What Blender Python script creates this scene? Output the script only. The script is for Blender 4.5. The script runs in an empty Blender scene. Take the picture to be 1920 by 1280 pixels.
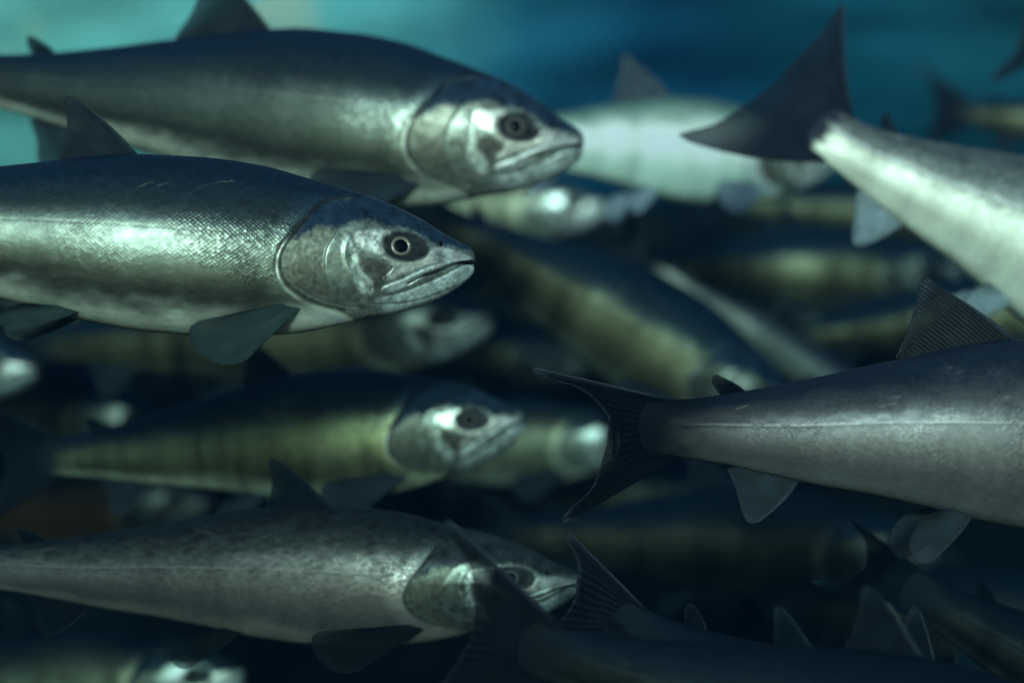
import bpy, math, random
import numpy as np
from mathutils import Vector, Matrix

# ------------------------------------------------------------------ camera
SC = bpy.context.scene
COL = SC.collection
R = math.radians
cam_d = bpy.data.cameras.new("camera")
cam_d.sensor_width = 36.0
cam_d.lens = 50.0
cam_d.clip_start = 0.02
cam_d.clip_end = 200.0
cam_d.dof.use_dof = True
cam_d.dof.focus_distance = 1.03
cam_d.dof.aperture_fstop = 1.7
cam = bpy.data.objects.new("camera", cam_d)
COL.objects.link(cam)
cam.location = (0, 0, 0)
cam.rotation_euler = (R(90), 0, 0)
SC.camera = cam
FPX = 1920 * 50.0 / 36.0            # focal length in photo pixels


def at(px, py, d):
    """A point of the place d metres in front of the window, seen at photo pixel px, py."""
    return Vector(((px - 960) / FPX * d, d, (640 - py) / FPX * d))


# ------------------------------------------------------------------ light
SUN_EL, SUN_AZ = 18.0, 176.0        # azimuth clockwise from +Y
world = bpy.data.worlds.new("World")
SC.world = world
world.use_nodes = True
wn = world.node_tree.nodes
wl = world.node_tree.links
for n in list(wn):
    wn.remove(n)
sky = wn.new('ShaderNodeTexSky')
sky.sky_type = 'NISHITA'
sky.sun_disc = False
sky.sun_elevation = R(SUN_EL)
sky.sun_rotation = R(SUN_AZ)
bg = wn.new('ShaderNodeBackground')
bg.inputs['Strength'].default_value = 0.13
wo = wn.new('ShaderNodeOutputWorld')
wl.new(sky.outputs[0], bg.inputs[0])
wl.new(bg.outputs[0], wo.inputs[0])

sun_d = bpy.data.lights.new("sun", 'SUN')
sun_d.energy = 5.0
sun_d.angle = R(9)
sun_d.color = (1.0, 0.90, 0.77)
sun = bpy.data.objects.new("sun", sun_d)
COL.objects.link(sun)
sdir = Vector((math.sin(R(SUN_AZ)) * math.cos(R(SUN_EL)),
               math.cos(R(SUN_AZ)) * math.cos(R(SUN_EL)), math.sin(R(SUN_EL))))
sun.rotation_euler = sdir.to_track_quat('Z', 'Y').to_euler()
sun.location = sdir * 6

SC.view_settings.view_transform = 'Standard'
SC.view_settings.look = 'None'
SC.view_settings.exposure = 1.25
SC.view_settings.gamma = 1.0
SC.view_settings.use_curve_mapping = False
SC.cycles.max_bounces = 6
SC.cycles.volume_bounces = 1
SC.cycles.transparent_max_bounces = 8


# ------------------------------------------------------------------ numeric helpers
def pchip(xs, ys, x):
    xs = np.asarray(xs, float); ys = np.asarray(ys, float); x = np.asarray(x, float)
    h = np.diff(xs); dl = np.diff(ys) / h
    m = np.zeros_like(xs)
    m[0], m[-1] = dl[0], dl[-1]
    for i in range(1, len(xs) - 1):
        if dl[i - 1] * dl[i] > 0:
            w1, w2 = 2 * h[i] + h[i - 1], h[i] + 2 * h[i - 1]
            m[i] = (w1 + w2) / (w1 / dl[i - 1] + w2 / dl[i])
    k = np.clip(np.searchsorted(xs, x) - 1, 0, len(xs) - 2)
    t = np.clip((x - xs[k]) / h[k], 0, 1)
    t2, t3 = t * t, t * t * t
    return ((2 * t3 - 3 * t2 + 1) * ys[k] + (t3 - 2 * t2 + t) * h[k] * m[k]
            + (-2 * t3 + 3 * t2) * ys[k + 1] + (t3 - t2) * h[k] * m[k + 1])


def sstep(a, b, x):
    t = np.clip((x - a) / (b - a), 0, 1)
    return t * t * (3 - 2 * t)


def vnoise(x, y, seed=0):
    xi = np.floor(x).astype(np.int64); yi = np.floor(y).astype(np.int64)
    fx, fy = x - xi, y - yi
    fx = fx * fx * (3 - 2 * fx); fy = fy * fy * (3 - 2 * fy)

    def hsh(a, b):
        n = (a * 374761393 + b * 668265263 + seed * 1442695041) & 0x7fffffff
        n = ((n ^ (n >> 13)) * 1274126177) & 0x7fffffff
        return ((n ^ (n >> 16)) & 0xffff) / 65535.0
    a, b = hsh(xi, yi), hsh(xi + 1, yi)
    c, d = hsh(xi, yi + 1), hsh(xi + 1, yi + 1)
    return (a * (1 - fx) + b * fx) * (1 - fy) + (c * (1 - fx) + d * fx) * fy


def fbm(x, y, seed=0, o=3):
    r = 0; a = .5; t = 0
    for i in range(o):
        r = r + a * vnoise(x * 2 ** i, y * 2 ** i, seed + i * 7); t += a; a *= .55
    return r / t


def seg_dist(px, py, pts, closed=False):
    d = np.full(px.shape, 1e9)
    n = len(pts)
    for i in range(n if closed else n - 1):
        ax, ay = pts[i]; bx, by = pts[(i + 1) % n]
        vx, vy = bx - ax, by - ay
        t = np.clip(((px - ax) * vx + (py - ay) * vy) / (vx * vx + vy * vy + 1e-12), 0, 1)
        d = np.minimum(d, np.hypot(px - ax - t * vx, py - ay - t * vy))
    return d


def poly_sd(px, py, pts):
    """Signed distance, negative inside."""
    d = seg_dist(px, py, pts, True)
    ins = np.zeros(px.shape, bool)
    n = len(pts)
    for i in range(n):
        ax, ay = pts[i]; bx, by = pts[(i + 1) % n]
        if ay == by:
            continue
        c = ((ay > py) != (by > py)) & (px < (bx - ax) * (py - ay) / (by - ay) + ax)
        ins ^= c
    return np.where(ins, -d, d)


def smooth_pts(pts, n=6, closed=False):
    """Catmull-Rom through the points."""
    P = [np.array(p, float) for p in pts]
    out = []
    m = len(P)
    rng = range(m if closed else m - 1)
    for i in rng:
        if closed:
            p0, p1, p2, p3 = P[i - 1], P[i], P[(i + 1) % m], P[(i + 2) % m]
        else:
            p0, p1, p2, p3 = P[max(i - 1, 0)], P[i], P[i + 1], P[min(i + 2, m - 1)]
        for k in range(n):
            t = k / n
            out.append(tuple(0.5 * (2 * p1 + (p2 - p0) * t + (2 * p0 - 5 * p1 + 4 * p2 - p3) * t * t
                                    + (3 * p1 - p0 - 3 * p2 + p3) * t ** 3)))
    if not closed:
        out.append(tuple(P[-1]))
    return out


# ------------------------------------------------------------------ materials
def new_mat(name):
    m = bpy.data.materials.new(name)
    m.use_nodes = True
    nt = m.node_tree
    for n in list(nt.nodes):
        nt.nodes.remove(n)
    out = nt.nodes.new('ShaderNodeOutputMaterial')
    return m, nt.nodes, nt.links, out


def N(nodes, t, **kw):
    n = nodes.new(t)
    for k, v in kw.items():
        setattr(n, k, v)
    return n


def math_node(nodes, links, op, a, b=None, c=None, clamp=False):
    n = nodes.new('ShaderNodeMath'); n.operation = op; n.use_clamp = clamp
    for i, v in enumerate((a, b, c)):
        if v is None:
            continue
        if isinstance(v, (int, float)):
            n.inputs[i].default_value = v
        else:
            links.new(v, n.inputs[i])
    return n.outputs[0]


def skin_material():
    m, nd, lk, out = new_mat("fish_skin")
    pig = N(nd, 'ShaderNodeAttribute', attribute_name='pigment')
    prm = N(nd, 'ShaderNodeAttribute', attribute_name='skin')
    co = N(nd, 'ShaderNodeAttribute', attribute_name='scaleco')
    sep = N(nd, 'ShaderNodeSeparateColor')
    lk.new(prm.outputs['Color'], sep.inputs[0])
    metal, scale, rough = sep.outputs[0], sep.outputs[1], sep.outputs[2]
    # scales: a diamond lattice of small overlapping plates
    mp = N(nd, 'ShaderNodeMapping')
    mp.inputs['Rotation'].default_value = (0, 0, R(45))
    mp.inputs['Scale'].default_value = (1.75, 1.75, 1)
    lk.new(co.outputs['Vector'], mp.inputs[0])
    vor = N(nd, 'ShaderNodeTexVoronoi', voronoi_dimensions='2D', feature='F1')
    vor.inputs['Randomness'].default_value = 0.22
    vor.inputs['Scale'].default_value = 1.0
    lk.new(mp.outputs[0], vor.inputs['Vector'])
    dist = vor.outputs['Distance']
    rnd = N(nd, 'ShaderNodeSeparateColor')
    lk.new(vor.outputs['Color'], rnd.inputs[0])
    # patchy strength of the scale pattern
    nz = N(nd, 'ShaderNodeTexNoise')
    nz.inputs['Scale'].default_value = 0.09
    nz.inputs['Detail'].default_value = 3
    lk.new(co.outputs['Vector'], nz.inputs['Vector'])
    patch = N(nd, 'ShaderNodeMapRange')
    patch.inputs[1].default_value = 0.35; patch.inputs[2].default_value = 0.65
    patch.inputs[3].default_value = 0.25; patch.inputs[4].default_value = 1.0
    lk.new(nz.outputs[0], patch.inputs[0])
    sm = math_node(nd, lk, 'MULTIPLY', scale, patch.outputs[0])
    # colour: each scale a little different, dark rim between scales
    rim = N(nd, 'ShaderNodeMapRange')
    rim.inputs[1].default_value = 0.30; rim.inputs[2].default_value = 0.68
    rim.inputs[3].default_value = 1.18; rim.inputs[4].default_value = 0.55
    lk.new(dist, rim.inputs[0])
    tone = N(nd, 'ShaderNodeMapRange')
    tone.inputs[3].default_value = 0.72; tone.inputs[4].default_value = 1.3
    lk.new(rnd.outputs[0], tone.inputs[0])
    f = math_node(nd, lk, 'MULTIPLY', rim.outputs[0], tone.outputs[0])
    f1 = math_node(nd, lk, 'SUBTRACT', f, 1.0)
    f2 = math_node(nd, lk, 'MULTIPLY_ADD', f1, sm, 1.0)
    mul = N(nd, 'ShaderNodeVectorMath', operation='SCALE')
    lk.new(pig.outputs['Color'], mul.inputs[0])
    lk.new(f2, mul.inputs['Scale'])
    # fine mottling of the slime coat
    nz2 = N(nd, 'ShaderNodeTexNoise')
    nz2.inputs['Scale'].default_value = 0.55
    nz2.inputs['Detail'].default_value = 5
    lk.new(co.outputs['Vector'], nz2.inputs['Vector'])
    mo = N(nd, 'ShaderNodeMapRange')
    mo.inputs[1].default_value = 0.3; mo.inputs[2].default_value = 0.7
    mo.inputs[3].default_value = 0.85; mo.inputs[4].default_value = 1.15
    lk.new(nz2.outputs[0], mo.inputs[0])
    mul2 = N(nd, 'ShaderNodeVectorMath', operation='SCALE')
    lk.new(mul.outputs[0], mul2.inputs[0]); lk.new(mo.outputs[0], mul2.inputs['Scale'])
    # bump
    sub = N(nd, 'ShaderNodeVectorMath', operation='SUBTRACT')
    lk.new(mp.outputs[0], sub.inputs[0]); lk.new(vor.outputs['Position'], sub.inputs[1])
    cen = N(nd, 'ShaderNodeVectorMath', operation='SUBTRACT')
    lk.new(vor.outputs['Color'], cen.inputs[0]); cen.inputs[1].default_value = (.5, .5, .5)
    dt = N(nd, 'ShaderNodeVectorMath', operation='DOT_PRODUCT')
    lk.new(sub.outputs[0], dt.inputs[0]); lk.new(cen.outputs[0], dt.inputs[1])
    hgt = math_node(nd, lk, 'MULTIPLY', dist, -0.8)
    hgt = math_node(nd, lk, 'MULTIPLY_ADD', dt.outputs['Value'], 0.9, hgt)
    hgt = math_node(nd, lk, 'MULTIPLY', hgt, sm)
    bp = N(nd, 'ShaderNodeBump')
    bp.inputs['Strength'].default_value = 0.55
    bp.inputs['Distance'].default_value = 0.0004
    lk.new(hgt, bp.inputs['Height'])
    bp2 = N(nd, 'ShaderNodeBump')
    bp2.inputs['Strength'].default_value = 0.08
    bp2.inputs['Distance'].default_value = 0.0012
    lk.new(nz2.outputs[0], bp2.inputs['Height'])
    lk.new(bp.outputs[0], bp2.inputs['Normal'])
    rr = N(nd, 'ShaderNodeMapRange')
    rr.inputs[3].default_value = -0.07; rr.inputs[4].default_value = 0.07
    lk.new(rnd.outputs[2], rr.inputs[0])
    ro = math_node(nd, lk, 'MULTIPLY_ADD', rr.outputs[0], sm, rough, clamp=True)
    p = N(nd, 'ShaderNodeBsdfPrincipled')
    lk.new(mul2.outputs[0], p.inputs['Base Color'])
    lk.new(metal, p.inputs['Metallic'])
    lk.new(ro, p.inputs['Roughness'])
    p.inputs['IOR'].default_value = 1.10
    lk.new(bp2.outputs[0], p.inputs['Normal'])
    lk.new(p.outputs[0], out.inputs['Surface'])
    return m


def fin_material():
    m, nd, lk, out = new_mat("fin_membrane")
    pig = N(nd, 'ShaderNodeAttribute', attribute_name='pigment')
    co = N(nd, 'ShaderNodeAttribute', attribute_name='finco')
    sx = N(nd, 'ShaderNodeSeparateXYZ')
    lk.new(co.outputs['Vector'], sx.inputs[0])
    wob = N(nd, 'ShaderNodeTexNoise')
    wob.inputs['Scale'].default_value = 6.0
    lk.new(co.outputs['Vector'], wob.inputs['Vector'])
    a = math_node(nd, lk, 'MULTIPLY_ADD', wob.outputs[0], 0.025, sx.outputs[0])
    ph = math_node(nd, lk, 'MULTIPLY', a, 2 * math.pi * 24)
    ray = math_node(nd, lk, 'SINE', ph)
    ray = math_node(nd, lk, 'MULTIPLY_ADD', ray, 0.5, 0.5)
    ray = math_node(nd, lk, 'POWER', ray, 1.6)
    k = N(nd, 'ShaderNodeMapRange')
    k.inputs[3].default_value = 0.70; k.inputs[4].default_value = 1.55
    lk.new(ray, k.inputs[0])
    mul = N(nd, 'ShaderNodeVectorMath', operation='SCALE')
    lk.new(pig.outputs['Color'], mul.inputs[0]); lk.new(k.outputs[0], mul.inputs['Scale'])
    bp = N(nd, 'ShaderNodeBump')
    bp.inputs['Strength'].default_value = 0.2
    bp.inputs['Distance'].default_value = 0.001
    lk.new(ray, bp.inputs['Height'])
    p = N(nd, 'ShaderNodeBsdfPrincipled')
    lk.new(mul.outputs[0], p.inputs['Base Color'])
    p.inputs['Roughness'].default_value = 0.55
    p.inputs['IOR'].default_value = 1.08
    lk.new(bp.outputs[0], p.inputs['Normal'])
    tr = N(nd, 'ShaderNodeBsdfTranslucent')
    lk.new(mul.outputs[0], tr.inputs[0])
    tp = N(nd, 'ShaderNodeBsdfTransparent')
    mx = N(nd, 'ShaderNodeMixShader'); mx.inputs[0].default_value = 0.35
    lk.new(p.outputs[0], mx.inputs[1]); lk.new(tr.outputs[0], mx.inputs[2])
    mx2 = N(nd, 'ShaderNodeMixShader')
    al = math_node(nd, lk, 'MULTIPLY_ADD', ray, 0.16, pig.outputs['Alpha'])
    al = math_node(nd, lk, 'SUBTRACT', al, 0.09, clamp=True)
    lk.new(al, mx2.inputs[0])
    lk.new(tp.outputs[0], mx2.inputs[1]); lk.new(mx.outputs[0], mx2.inputs[2])
    lk.new(mx2.outputs[0], out.inputs['Surface'])
    return m


def plain_material(name, col, rough, metal=0.0, coat=0.0, noise=0.0, nscale=60, ior=1.45):
    m, nd, lk, out = new_mat(name)
    p = N(nd, 'ShaderNodeBsdfPrincipled')
    p.inputs['Base Color'].default_value = (*col, 1)
    p.inputs['Roughness'].default_value = rough
    p.inputs['Metallic'].default_value = metal
    p.inputs['IOR'].default_value = ior
    p.inputs['Coat Weight'].default_value = coat
    p.inputs['Coat Roughness'].default_value = 0.06
    if noise:
        tc = N(nd, 'ShaderNodeTexCoord')
        nz = N(nd, 'ShaderNodeTexNoise'); nz.inputs['Scale'].default_value = nscale
        lk.new(tc.outputs['Object'], nz.inputs['Vector'])
        r = N(nd, 'ShaderNodeMapRange')
        r.inputs[3].default_value = 1 - noise; r.inputs[4].default_value = 1 + noise
        lk.new(nz.outputs[0], r.inputs[0])
        mul = N(nd, 'ShaderNodeVectorMath', operation='SCALE')
        mul.inputs[0].default_value = col
        lk.new(r.outputs[0], mul.inputs['Scale'])
        lk.new(mul.outputs[0], p.inputs['Base Color'])
    lk.new(p.outputs[0], out.inputs['Surface'])
    return m


M_SKIN = skin_material()
M_FIN = fin_material()
M_EYE = plain_material("eye_white", (0.035, 0.036, 0.034), 0.35, 0.2, 0.1, 0.4, 300)
M_IRIS = plain_material("iris", (0.17, 0.145, 0.105), 0.35, 0.5, 0.5, 0.35, 500)
M_RIM = plain_material("eye_rim", (0.11, 0.105, 0.09), 0.4, 0.4, 0.0, 0.5, 400, ior=1.15)
M_IRIS_DIM = plain_material("iris_dark", (0.05, 0.045, 0.035), 0.45, 0.3, 0.0, 0.35, 500)
M_PUPIL = plain_material("pupil", (0.0015, 0.0015, 0.002), 0.30, 0.0, 0.0, ior=1.12)


# ------------------------------------------------------------------ object helpers
def mesh_obj(name, verts, faces, mat, parent=None, smooth=True):
    me = bpy.data.meshes.new(name)
    verts = np.asarray(verts, np.float32); faces = np.asarray(faces, np.int32)
    me.vertices.add(len(verts)); me.vertices.foreach_set('co', verts.ravel())
    k = faces.shape[1]
    me.loops.add(faces.size); me.loops.foreach_set('vertex_index', faces.ravel())
    me.polygons.add(len(faces))
    me.polygons.foreach_set('loop_start', np.arange(0, faces.size, k, dtype=np.int32))
    me.polygons.foreach_set('use_smooth', np.full(len(faces), smooth, bool))
    me.update(calc_edges=True)
    me.validate()
    me.materials.append(mat)
    o = bpy.data.objects.new(name, me)
    COL.objects.link(o)
    if parent is not None:
        o.parent = parent
    return o


def attr_col(o, name, arr):
    a = o.data.attributes.new(name, 'FLOAT_COLOR', 'POINT')
    arr = np.asarray(arr, np.float32)
    if arr.shape[1] == 3:
        arr = np.concatenate([arr, np.ones((len(arr), 1), np.float32)], 1)
    a.data.foreach_set('color', arr.ravel())


def attr_vec(o, name, arr):
    a = o.data.attributes.new(name, 'FLOAT_VECTOR', 'POINT')
    a.data.foreach_set('vector', np.asarray(arr, np.float32).ravel())


def grid_faces(n, m, wrap):
    i = np.arange(n - 1)[:, None]; j = np.arange(m if wrap else m - 1)[None, :]
    j2 = (j + 1) % m
    f = np.stack([i * m + j, i * m + j2, (i + 1) * m + j2, (i + 1) * m + j], -1)
    return f.reshape(-1, 4)


# ------------------------------------------------------------------ salmon anatomy (lengths in body lengths, s from the snout back)
def hd(p):
    """Anatomy drawing coordinates -> (s, z) in body lengths."""
    X, Y = 480 + p[0] / 4, 320 + p[1] / 4
    dx, dy = 890 - X, 490 - Y
    c, s = math.cos(R(4)), math.sin(R(4))
    return ((dx * c + dy * s) / 1520, (-dx * s + dy * c) / 1520)


def hp(pts, closed=False, n=5):
    return [hd(p) for p in smooth_pts(pts, n, closed)]


U = 1 / (4 * 1520)
TOP = [(0, .0045), (.0012, .010), (.004, .0145), (.0085, .0185), (.018, .0232), (.0337, .0300), (.068, .0495), (.110, .0680), (.151, .0795),
       (.1976, .0906), (.2647, .1060), (.331, .1114), (.397, .1108), (.462, .1030), (.527, .0895), (.592, .0760),
       (.66, .0610), (.72, .0490), (.78, .0390), (.83, .0335), (.865, .0328), (.89, .0335), (.905, .0345), (.912, .034)]
BOT = [(0, -.0085), (.0011, -.0140), (.0040, -.0195), (.0082, -.0240), (.0287, -.0416), (.068, -.0621), (.100, -.0730), (.125, -.0787), (.157, -.0882),
       (.214, -.1025), (.260, -.1080), (.3156, -.1110), (.3815, -.1091), (.448, -.1007), (.515, -.0865), (.58, -.0740),
       (.66, -.0620), (.72, -.0510), (.78, -.0400), (.83, -.0340), (.865, -.0333), (.89, -.0340), (.905, -.0350), (.912, -.0345)]
WID = [(0, .004), (.002, .0085), (.006, .0130), (.015, .0180), (.0337, .0250), (.068, .0345), (.110, .0420), (.151, .0475), (.20, .0520), (.26, .0560),
       (.33, .0580), (.40, .0565), (.46, .0530), (.53, .0470), (.60, .0395), (.66, .0325), (.72, .0260), (.78, .0195),
       (.83, .0120), (.86, .0068), (.885, .0030), (.900, .0012), (.912, .0004)]

P_OPER = hp([(720, 208), (600, 235), (480, 295), (390, 410), (300, 520), (225, 620), (188, 720), (195, 820), (250, 912),
             (345, 982), (470, 1030), (620, 1072), (900, 1200), (1300, 1200), (2000, 1000), (2000, 300), (1300, 100)], True, 4)
P_PREO = hp([(690, 430), (580, 540), (520, 650), (505, 780), (530, 890), (620, 985), (740, 1015), (900, 1060), (1500, 1200), (2000, 1000), (2000, 300), (1300, 250)], True, 4)
P_CHEEK = hp([(735, 520), (850, 490), (975, 480), (985, 560), (920, 672), (850, 655), (740, 610)], True, 4)
P_TRI = hp([(765, 715), (860, 695), (975, 765), (930, 850), (870, 895), (800, 790)], True, 4)
P_STRIP = hp([(685, 560), (740, 660), (765, 780), (845, 860), (850, 975), (760, 950), (690, 850), (700, 700)], True, 4)
P_SUB = hp([(925, 690), (1050, 728), (1235, 705), (1290, 620), (1400, 600), (1520, 640), (1620, 668), (1560, 690), (1300, 738),
            (1150, 795), (965, 865), (925, 845), (1000, 770)], True, 4)
P_MAX = hp([(1600, 678), (1420, 712), (1240, 768), (1080, 848), (930, 910), (918, 945), (1000, 946), (1150, 886), (1230, 830), (1400, 762), (1560, 705)], True, 4)
P_JAW = hp([(1590, 722), (1660, 780), (1620, 880), (1450, 990), (1250, 1070), (1000, 1120), (830, 1120), (770, 1050), (860, 990),
            (1050, 952), (1230, 885), (1380, 818), (1500, 752)], True, 4)
L_MOUTH = hp([(1690, 700), (1610, 706), (1520, 716), (1440, 736), (1330, 786), (1200, 832), (1110, 878)])
L_JAWLINE = hp([(850, 1022), (1000, 1020), (1150, 1000), (1320, 950), (1480, 880)])
L_INNER = hp([(690, 540), (655, 640), (665, 760), (720, 860), (800, 960)])
L_BR = [hp([(300, 905), (430, 985), (600, 1035), (740, 1050)]), hp([(280, 930), (400, 1010), (560, 1062)])]
P_CRAN = hp([(1700, 640), (1600, 622), (1500, 610), (1400, 596), (1310, 590), (1220, 520), (1100, 470), (960, 468), (880, 420), (800, 430), (720, 440),
             (600, 480), (470, 470), (400, 520), (300, 560), (390, 400), (480, 290), (600, 232), (720, 200), (800, -100), (1700, 100)], True, 3)
EYE = hd((1068, 604))
SOCK = hd((1100, 606))
NOSE = hd((1372, 572))


def jaw_gap(s, z):
    return seg_dist(s, z, L_MOUTH)


class Bend:
    """Sideways (and up/down) sweep of the tail: maps anatomy (s, y, z) to metres."""
    def __init__(self, L, side=0.0, s0=0.35, lift=0.0, l0=0.6, head=0.0):
        self.L, self.side, self.s0, self.lift, self.l0, self.head = L, side, s0, lift, l0, head

    def __call__(self, s, y, z):
        s, y, z = map(np.asarray, (s, y, z))
        q = np.maximum(s - self.s0, 0)
        yc = self.side * q * q
        an = np.arctan(2 * self.side * q)
        qh = np.maximum(.30 - s, 0)
        yc = yc + self.head * qh * qh
        an = an - np.arctan(2 * self.head * qh)
        ql = np.maximum(s - self.l0, 0)
        zc = self.lift * ql * ql
        al = np.arctan(2 * self.lift * ql)
        x = -s + y * np.sin(an) + z * np.sin(al)
        return np.stack([x, yc + y * np.cos(an), zc + z * np.cos(al)], -1) * self.L


PAL = {   # pigment: back, upper flank, flank, belly, how silvery
    'silver': dict(back=(.007, .015, .028), upper=(.019, .027, .031), flank=(.074, .083, .068), belly=(.50, .52, .42), metal=.82, line=.14, rough=.31, hk=.92),
    'olive': dict(back=(.008, .016, .026), upper=(.024, .030, .026), flank=(.15, .155, .085), belly=(.36, .38, .26), metal=.84, line=.14, rough=.34, hk=.74),
    'gold': dict(back=(.010, .018, .026), upper=(.05, .05, .036), flank=(.20, .20, .13), belly=(.30, .32, .24), metal=.6, line=.2, rough=.4, hk=1.5),
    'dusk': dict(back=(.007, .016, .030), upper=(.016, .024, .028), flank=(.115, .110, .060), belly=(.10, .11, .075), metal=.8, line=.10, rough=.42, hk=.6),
    'brown': dict(back=(.014, .017, .019), upper=(.050, .050, .044), flank=(.160, .142, .130), belly=(.18, .165, .14), metal=.74, line=.20, rough=.38, hk=.70),
    'pink': dict(back=(.012, .017, .028), upper=(.074, .070, .073), flank=(.155, .142, .140), belly=(.14, .14, .135), metal=.62, line=.10, rough=.40, hk=.6),
    'bright': dict(back=(.075, .082, .085), upper=(.19, .195, .19), flank=(.58, .57, .47), belly=(.82, .82, .66), metal=.25, line=.08, rough=.38, hk=1.0),
    'dark': dict(back=(.004, .008, .014), upper=(.007, .011, .014), flank=(.020, .022, .020), belly=(.04, .045, .04), metal=.9, line=.05, rough=.50, hk=.35),  # shade on these fish put into a near-black pigment
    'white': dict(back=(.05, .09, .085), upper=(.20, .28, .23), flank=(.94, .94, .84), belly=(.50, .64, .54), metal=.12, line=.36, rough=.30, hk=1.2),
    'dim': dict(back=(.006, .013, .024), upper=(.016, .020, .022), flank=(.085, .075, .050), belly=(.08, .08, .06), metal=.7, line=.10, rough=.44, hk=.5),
    'red': dict(back=(.010, .012, .012), upper=(.030, .020, .012), flank=(.075, .036, .014), belly=(.12, .08, .05), metal=.30, line=.10, rough=.45, hk=.4),
}


def body_mesh(root, bend, pal, ns, nt, deep, seed, spots=0.3, tailcol=(.02, .028, .034), tfade=.79, relief=1.0, dark_head=1.0):
    L = bend.L
    nh = int(ns * .55)
    a = np.linspace(0, 1, nh, endpoint=False)
    sh = .262 * (a ** 1.35)
    sb = np.linspace(.262, .912, ns - nh)
    s = np.concatenate([sh, sb])
    top = pchip(*zip(*TOP), s); bot = pchip(*zip(*BOT), s); wid = pchip(*zip(*WID), s)
    th = np.linspace(0, 2 * math.pi, nt, endpoint=False)
    # denser on the flanks than along the keel lines
    th = th + 0.18 * np.sin(2 * th)
    S = np.repeat(s[:, None], nt, 1)
    zc, h = (top + bot) / 2, (top - bot) / 2
    ct, st = np.cos(th), np.sin(th)
    pz = .96
    Z = zc[:, None] + h[:, None] * np.sign(ct) * np.abs(ct) ** pz
    tt = (Z - zc[:, None]) / h[:, None]
    Y = wid[:, None] * np.sign(st) * np.abs(st) ** .92
    bodyk = sstep(.15, .3, S)
    Y = Y * (1 - bodyk * .16 * np.clip(tt, 0, 1) ** 2 - (1 - bodyk) * .10 * np.clip(-tt, 0, 1))
    side = np.sign(st)[None, :] * np.ones_like(S)
    near = np.abs(st)[None, :] ** .5 * np.ones_like(S)
    Su, Zu = S.copy(), Z.copy()                                   # undeformed drawing coordinates
    head = S < .275
    # ---- relief of the head
    D = np.zeros_like(S)
    hs, hz = S[head], Z[head]
    ox = poly_sd(hs, hz, P_OPER)
    pr = poly_sd(hs, hz, P_PREO)
    jw = poly_sd(hs, hz, P_JAW)
    mxl = poly_sd(hs, hz, P_MAX)
    sub = poly_sd(hs, hz, P_SUB)
    mo = seg_dist(hs, hz, L_MOUTH)
    jl = seg_dist(hs, hz, L_JAWLINE)
    inn = seg_dist(hs, hz, L_INNER)
    br = np.minimum(seg_dist(hs, hz, L_BR[0]), seg_dist(hs, hz, L_BR[1]))
    sk = np.hypot((hs - SOCK[0]) / (185 * U), (hz - SOCK[1]) / (118 * U))
    ns_ = np.hypot((hs - NOSE[0]) / (16 * U), (hz - NOSE[1]) / (26 * U))
    d = np.zeros_like(hs)
    d += .0030 * sstep(10 * U, -18 * U, ox) * sstep(.05, .15, hs)
    d += -.0012 * np.exp(-((ox - 16 * U) / (14 * U)) ** 2)
    d += .0014 * sstep(8 * U, -10 * U, pr)
    d += .0010 * np.exp(-(inn / (16 * U)) ** 2)
    d += .0014 * sstep(6 * U, -18 * U, jw) * sstep(.125, .085, hs) - .0010 * np.exp(-(jl / (8 * U)) ** 2)
    d += .0022 * sstep(6 * U, -12 * U, mxl) + .0008 * sstep(6 * U, -14 * U, sub)
    d += -.0062 * np.exp(-(mo / (11 * U)) ** 2)
    d += -.0012 * np.exp(-(br / (7 * U)) ** 2)
    d += -.0030 * sstep(1.15, .55, sk)
    d += -.0020 * sstep(1.2, .3, ns_)
    d += .0006 * (fbm(hs / (60 * U), hz / (60 * U), seed + 3) - .5)
    D[head] = d
    Y = Y + side * D * near * relief
    # notch between the upper and the lower lip, seen from the side
    notch = np.zeros_like(S)
    notch[head] = .011 * np.exp(-(mo / (10 * U)) ** 2) * sstep(.03, .0, hs)
    S = S + notch
    # ---- pigment
    p = PAL[pal]
    back, upper, flank, belly = (np.array(p[k]) for k in ('back', 'upper', 'flank', 'belly'))
    n1 = fbm(Su * 14 + seed, Zu * 40, seed)
    n2 = fbm(Su * 60, Zu * 120 + seed, seed + 5)
    n3 = fbm(Su * 5 + 3 * seed, Zu * 9, seed + 9)
    t2 = tt + (n1 - .5) * .22 + (n2 - .5) * .14
    ln = p['line']
    def mix(a, b, k):
        return a + (b - a) * k[..., None]
    C = np.broadcast_to(flank, S.shape + (3,)).copy()
    C = mix(C, upper, sstep(ln - .28, ln + .32, t2))
    C = mix(C, back, sstep(ln + .14, ln + .66, t2))
    C = mix(C, belly, sstep(-.05, -.6, t2) if pal == 'white' else sstep(-.55, -.95, t2))
    C = C * (.72 + .56 * n3)[..., None]
    met = p['metal'] * (1 - .85 * sstep(ln, ln + .4, t2)) * (1 - .6 * sstep(-.6, -.95, t2))
    rou = p['rough'] + .10 * (n2 - .5) + .05 * sstep(ln, ln + .4, t2)
    scl = np.ones_like(S) * (1 - .8 * sstep(-.25, -.8, t2)) * (.45 + .25 * sstep(-.3, .1, t2) + .3 * sstep(.42, .28, Su))
    # dark specks along the back
    if spots > 0:
        sx, sz = Su * (90 if pal != 'brown' else 80), Zu * (90 if pal != 'brown' else 125)
        sp = vnoise(sx + 17 * seed, sz, seed + 11) * .6 + vnoise(sx * 2.1, sz * 2.1 + seed, seed + 12) * .4
        k = sstep(.80 - .28 * spots, .90 - .22 * spots, sp) * sstep(-.15, .25, t2) * spots
        C = C * (1 - .75 * np.clip(k, 0, 1))[..., None]
        met = met * (1 - .6 * np.clip(k, 0, 1))
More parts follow.
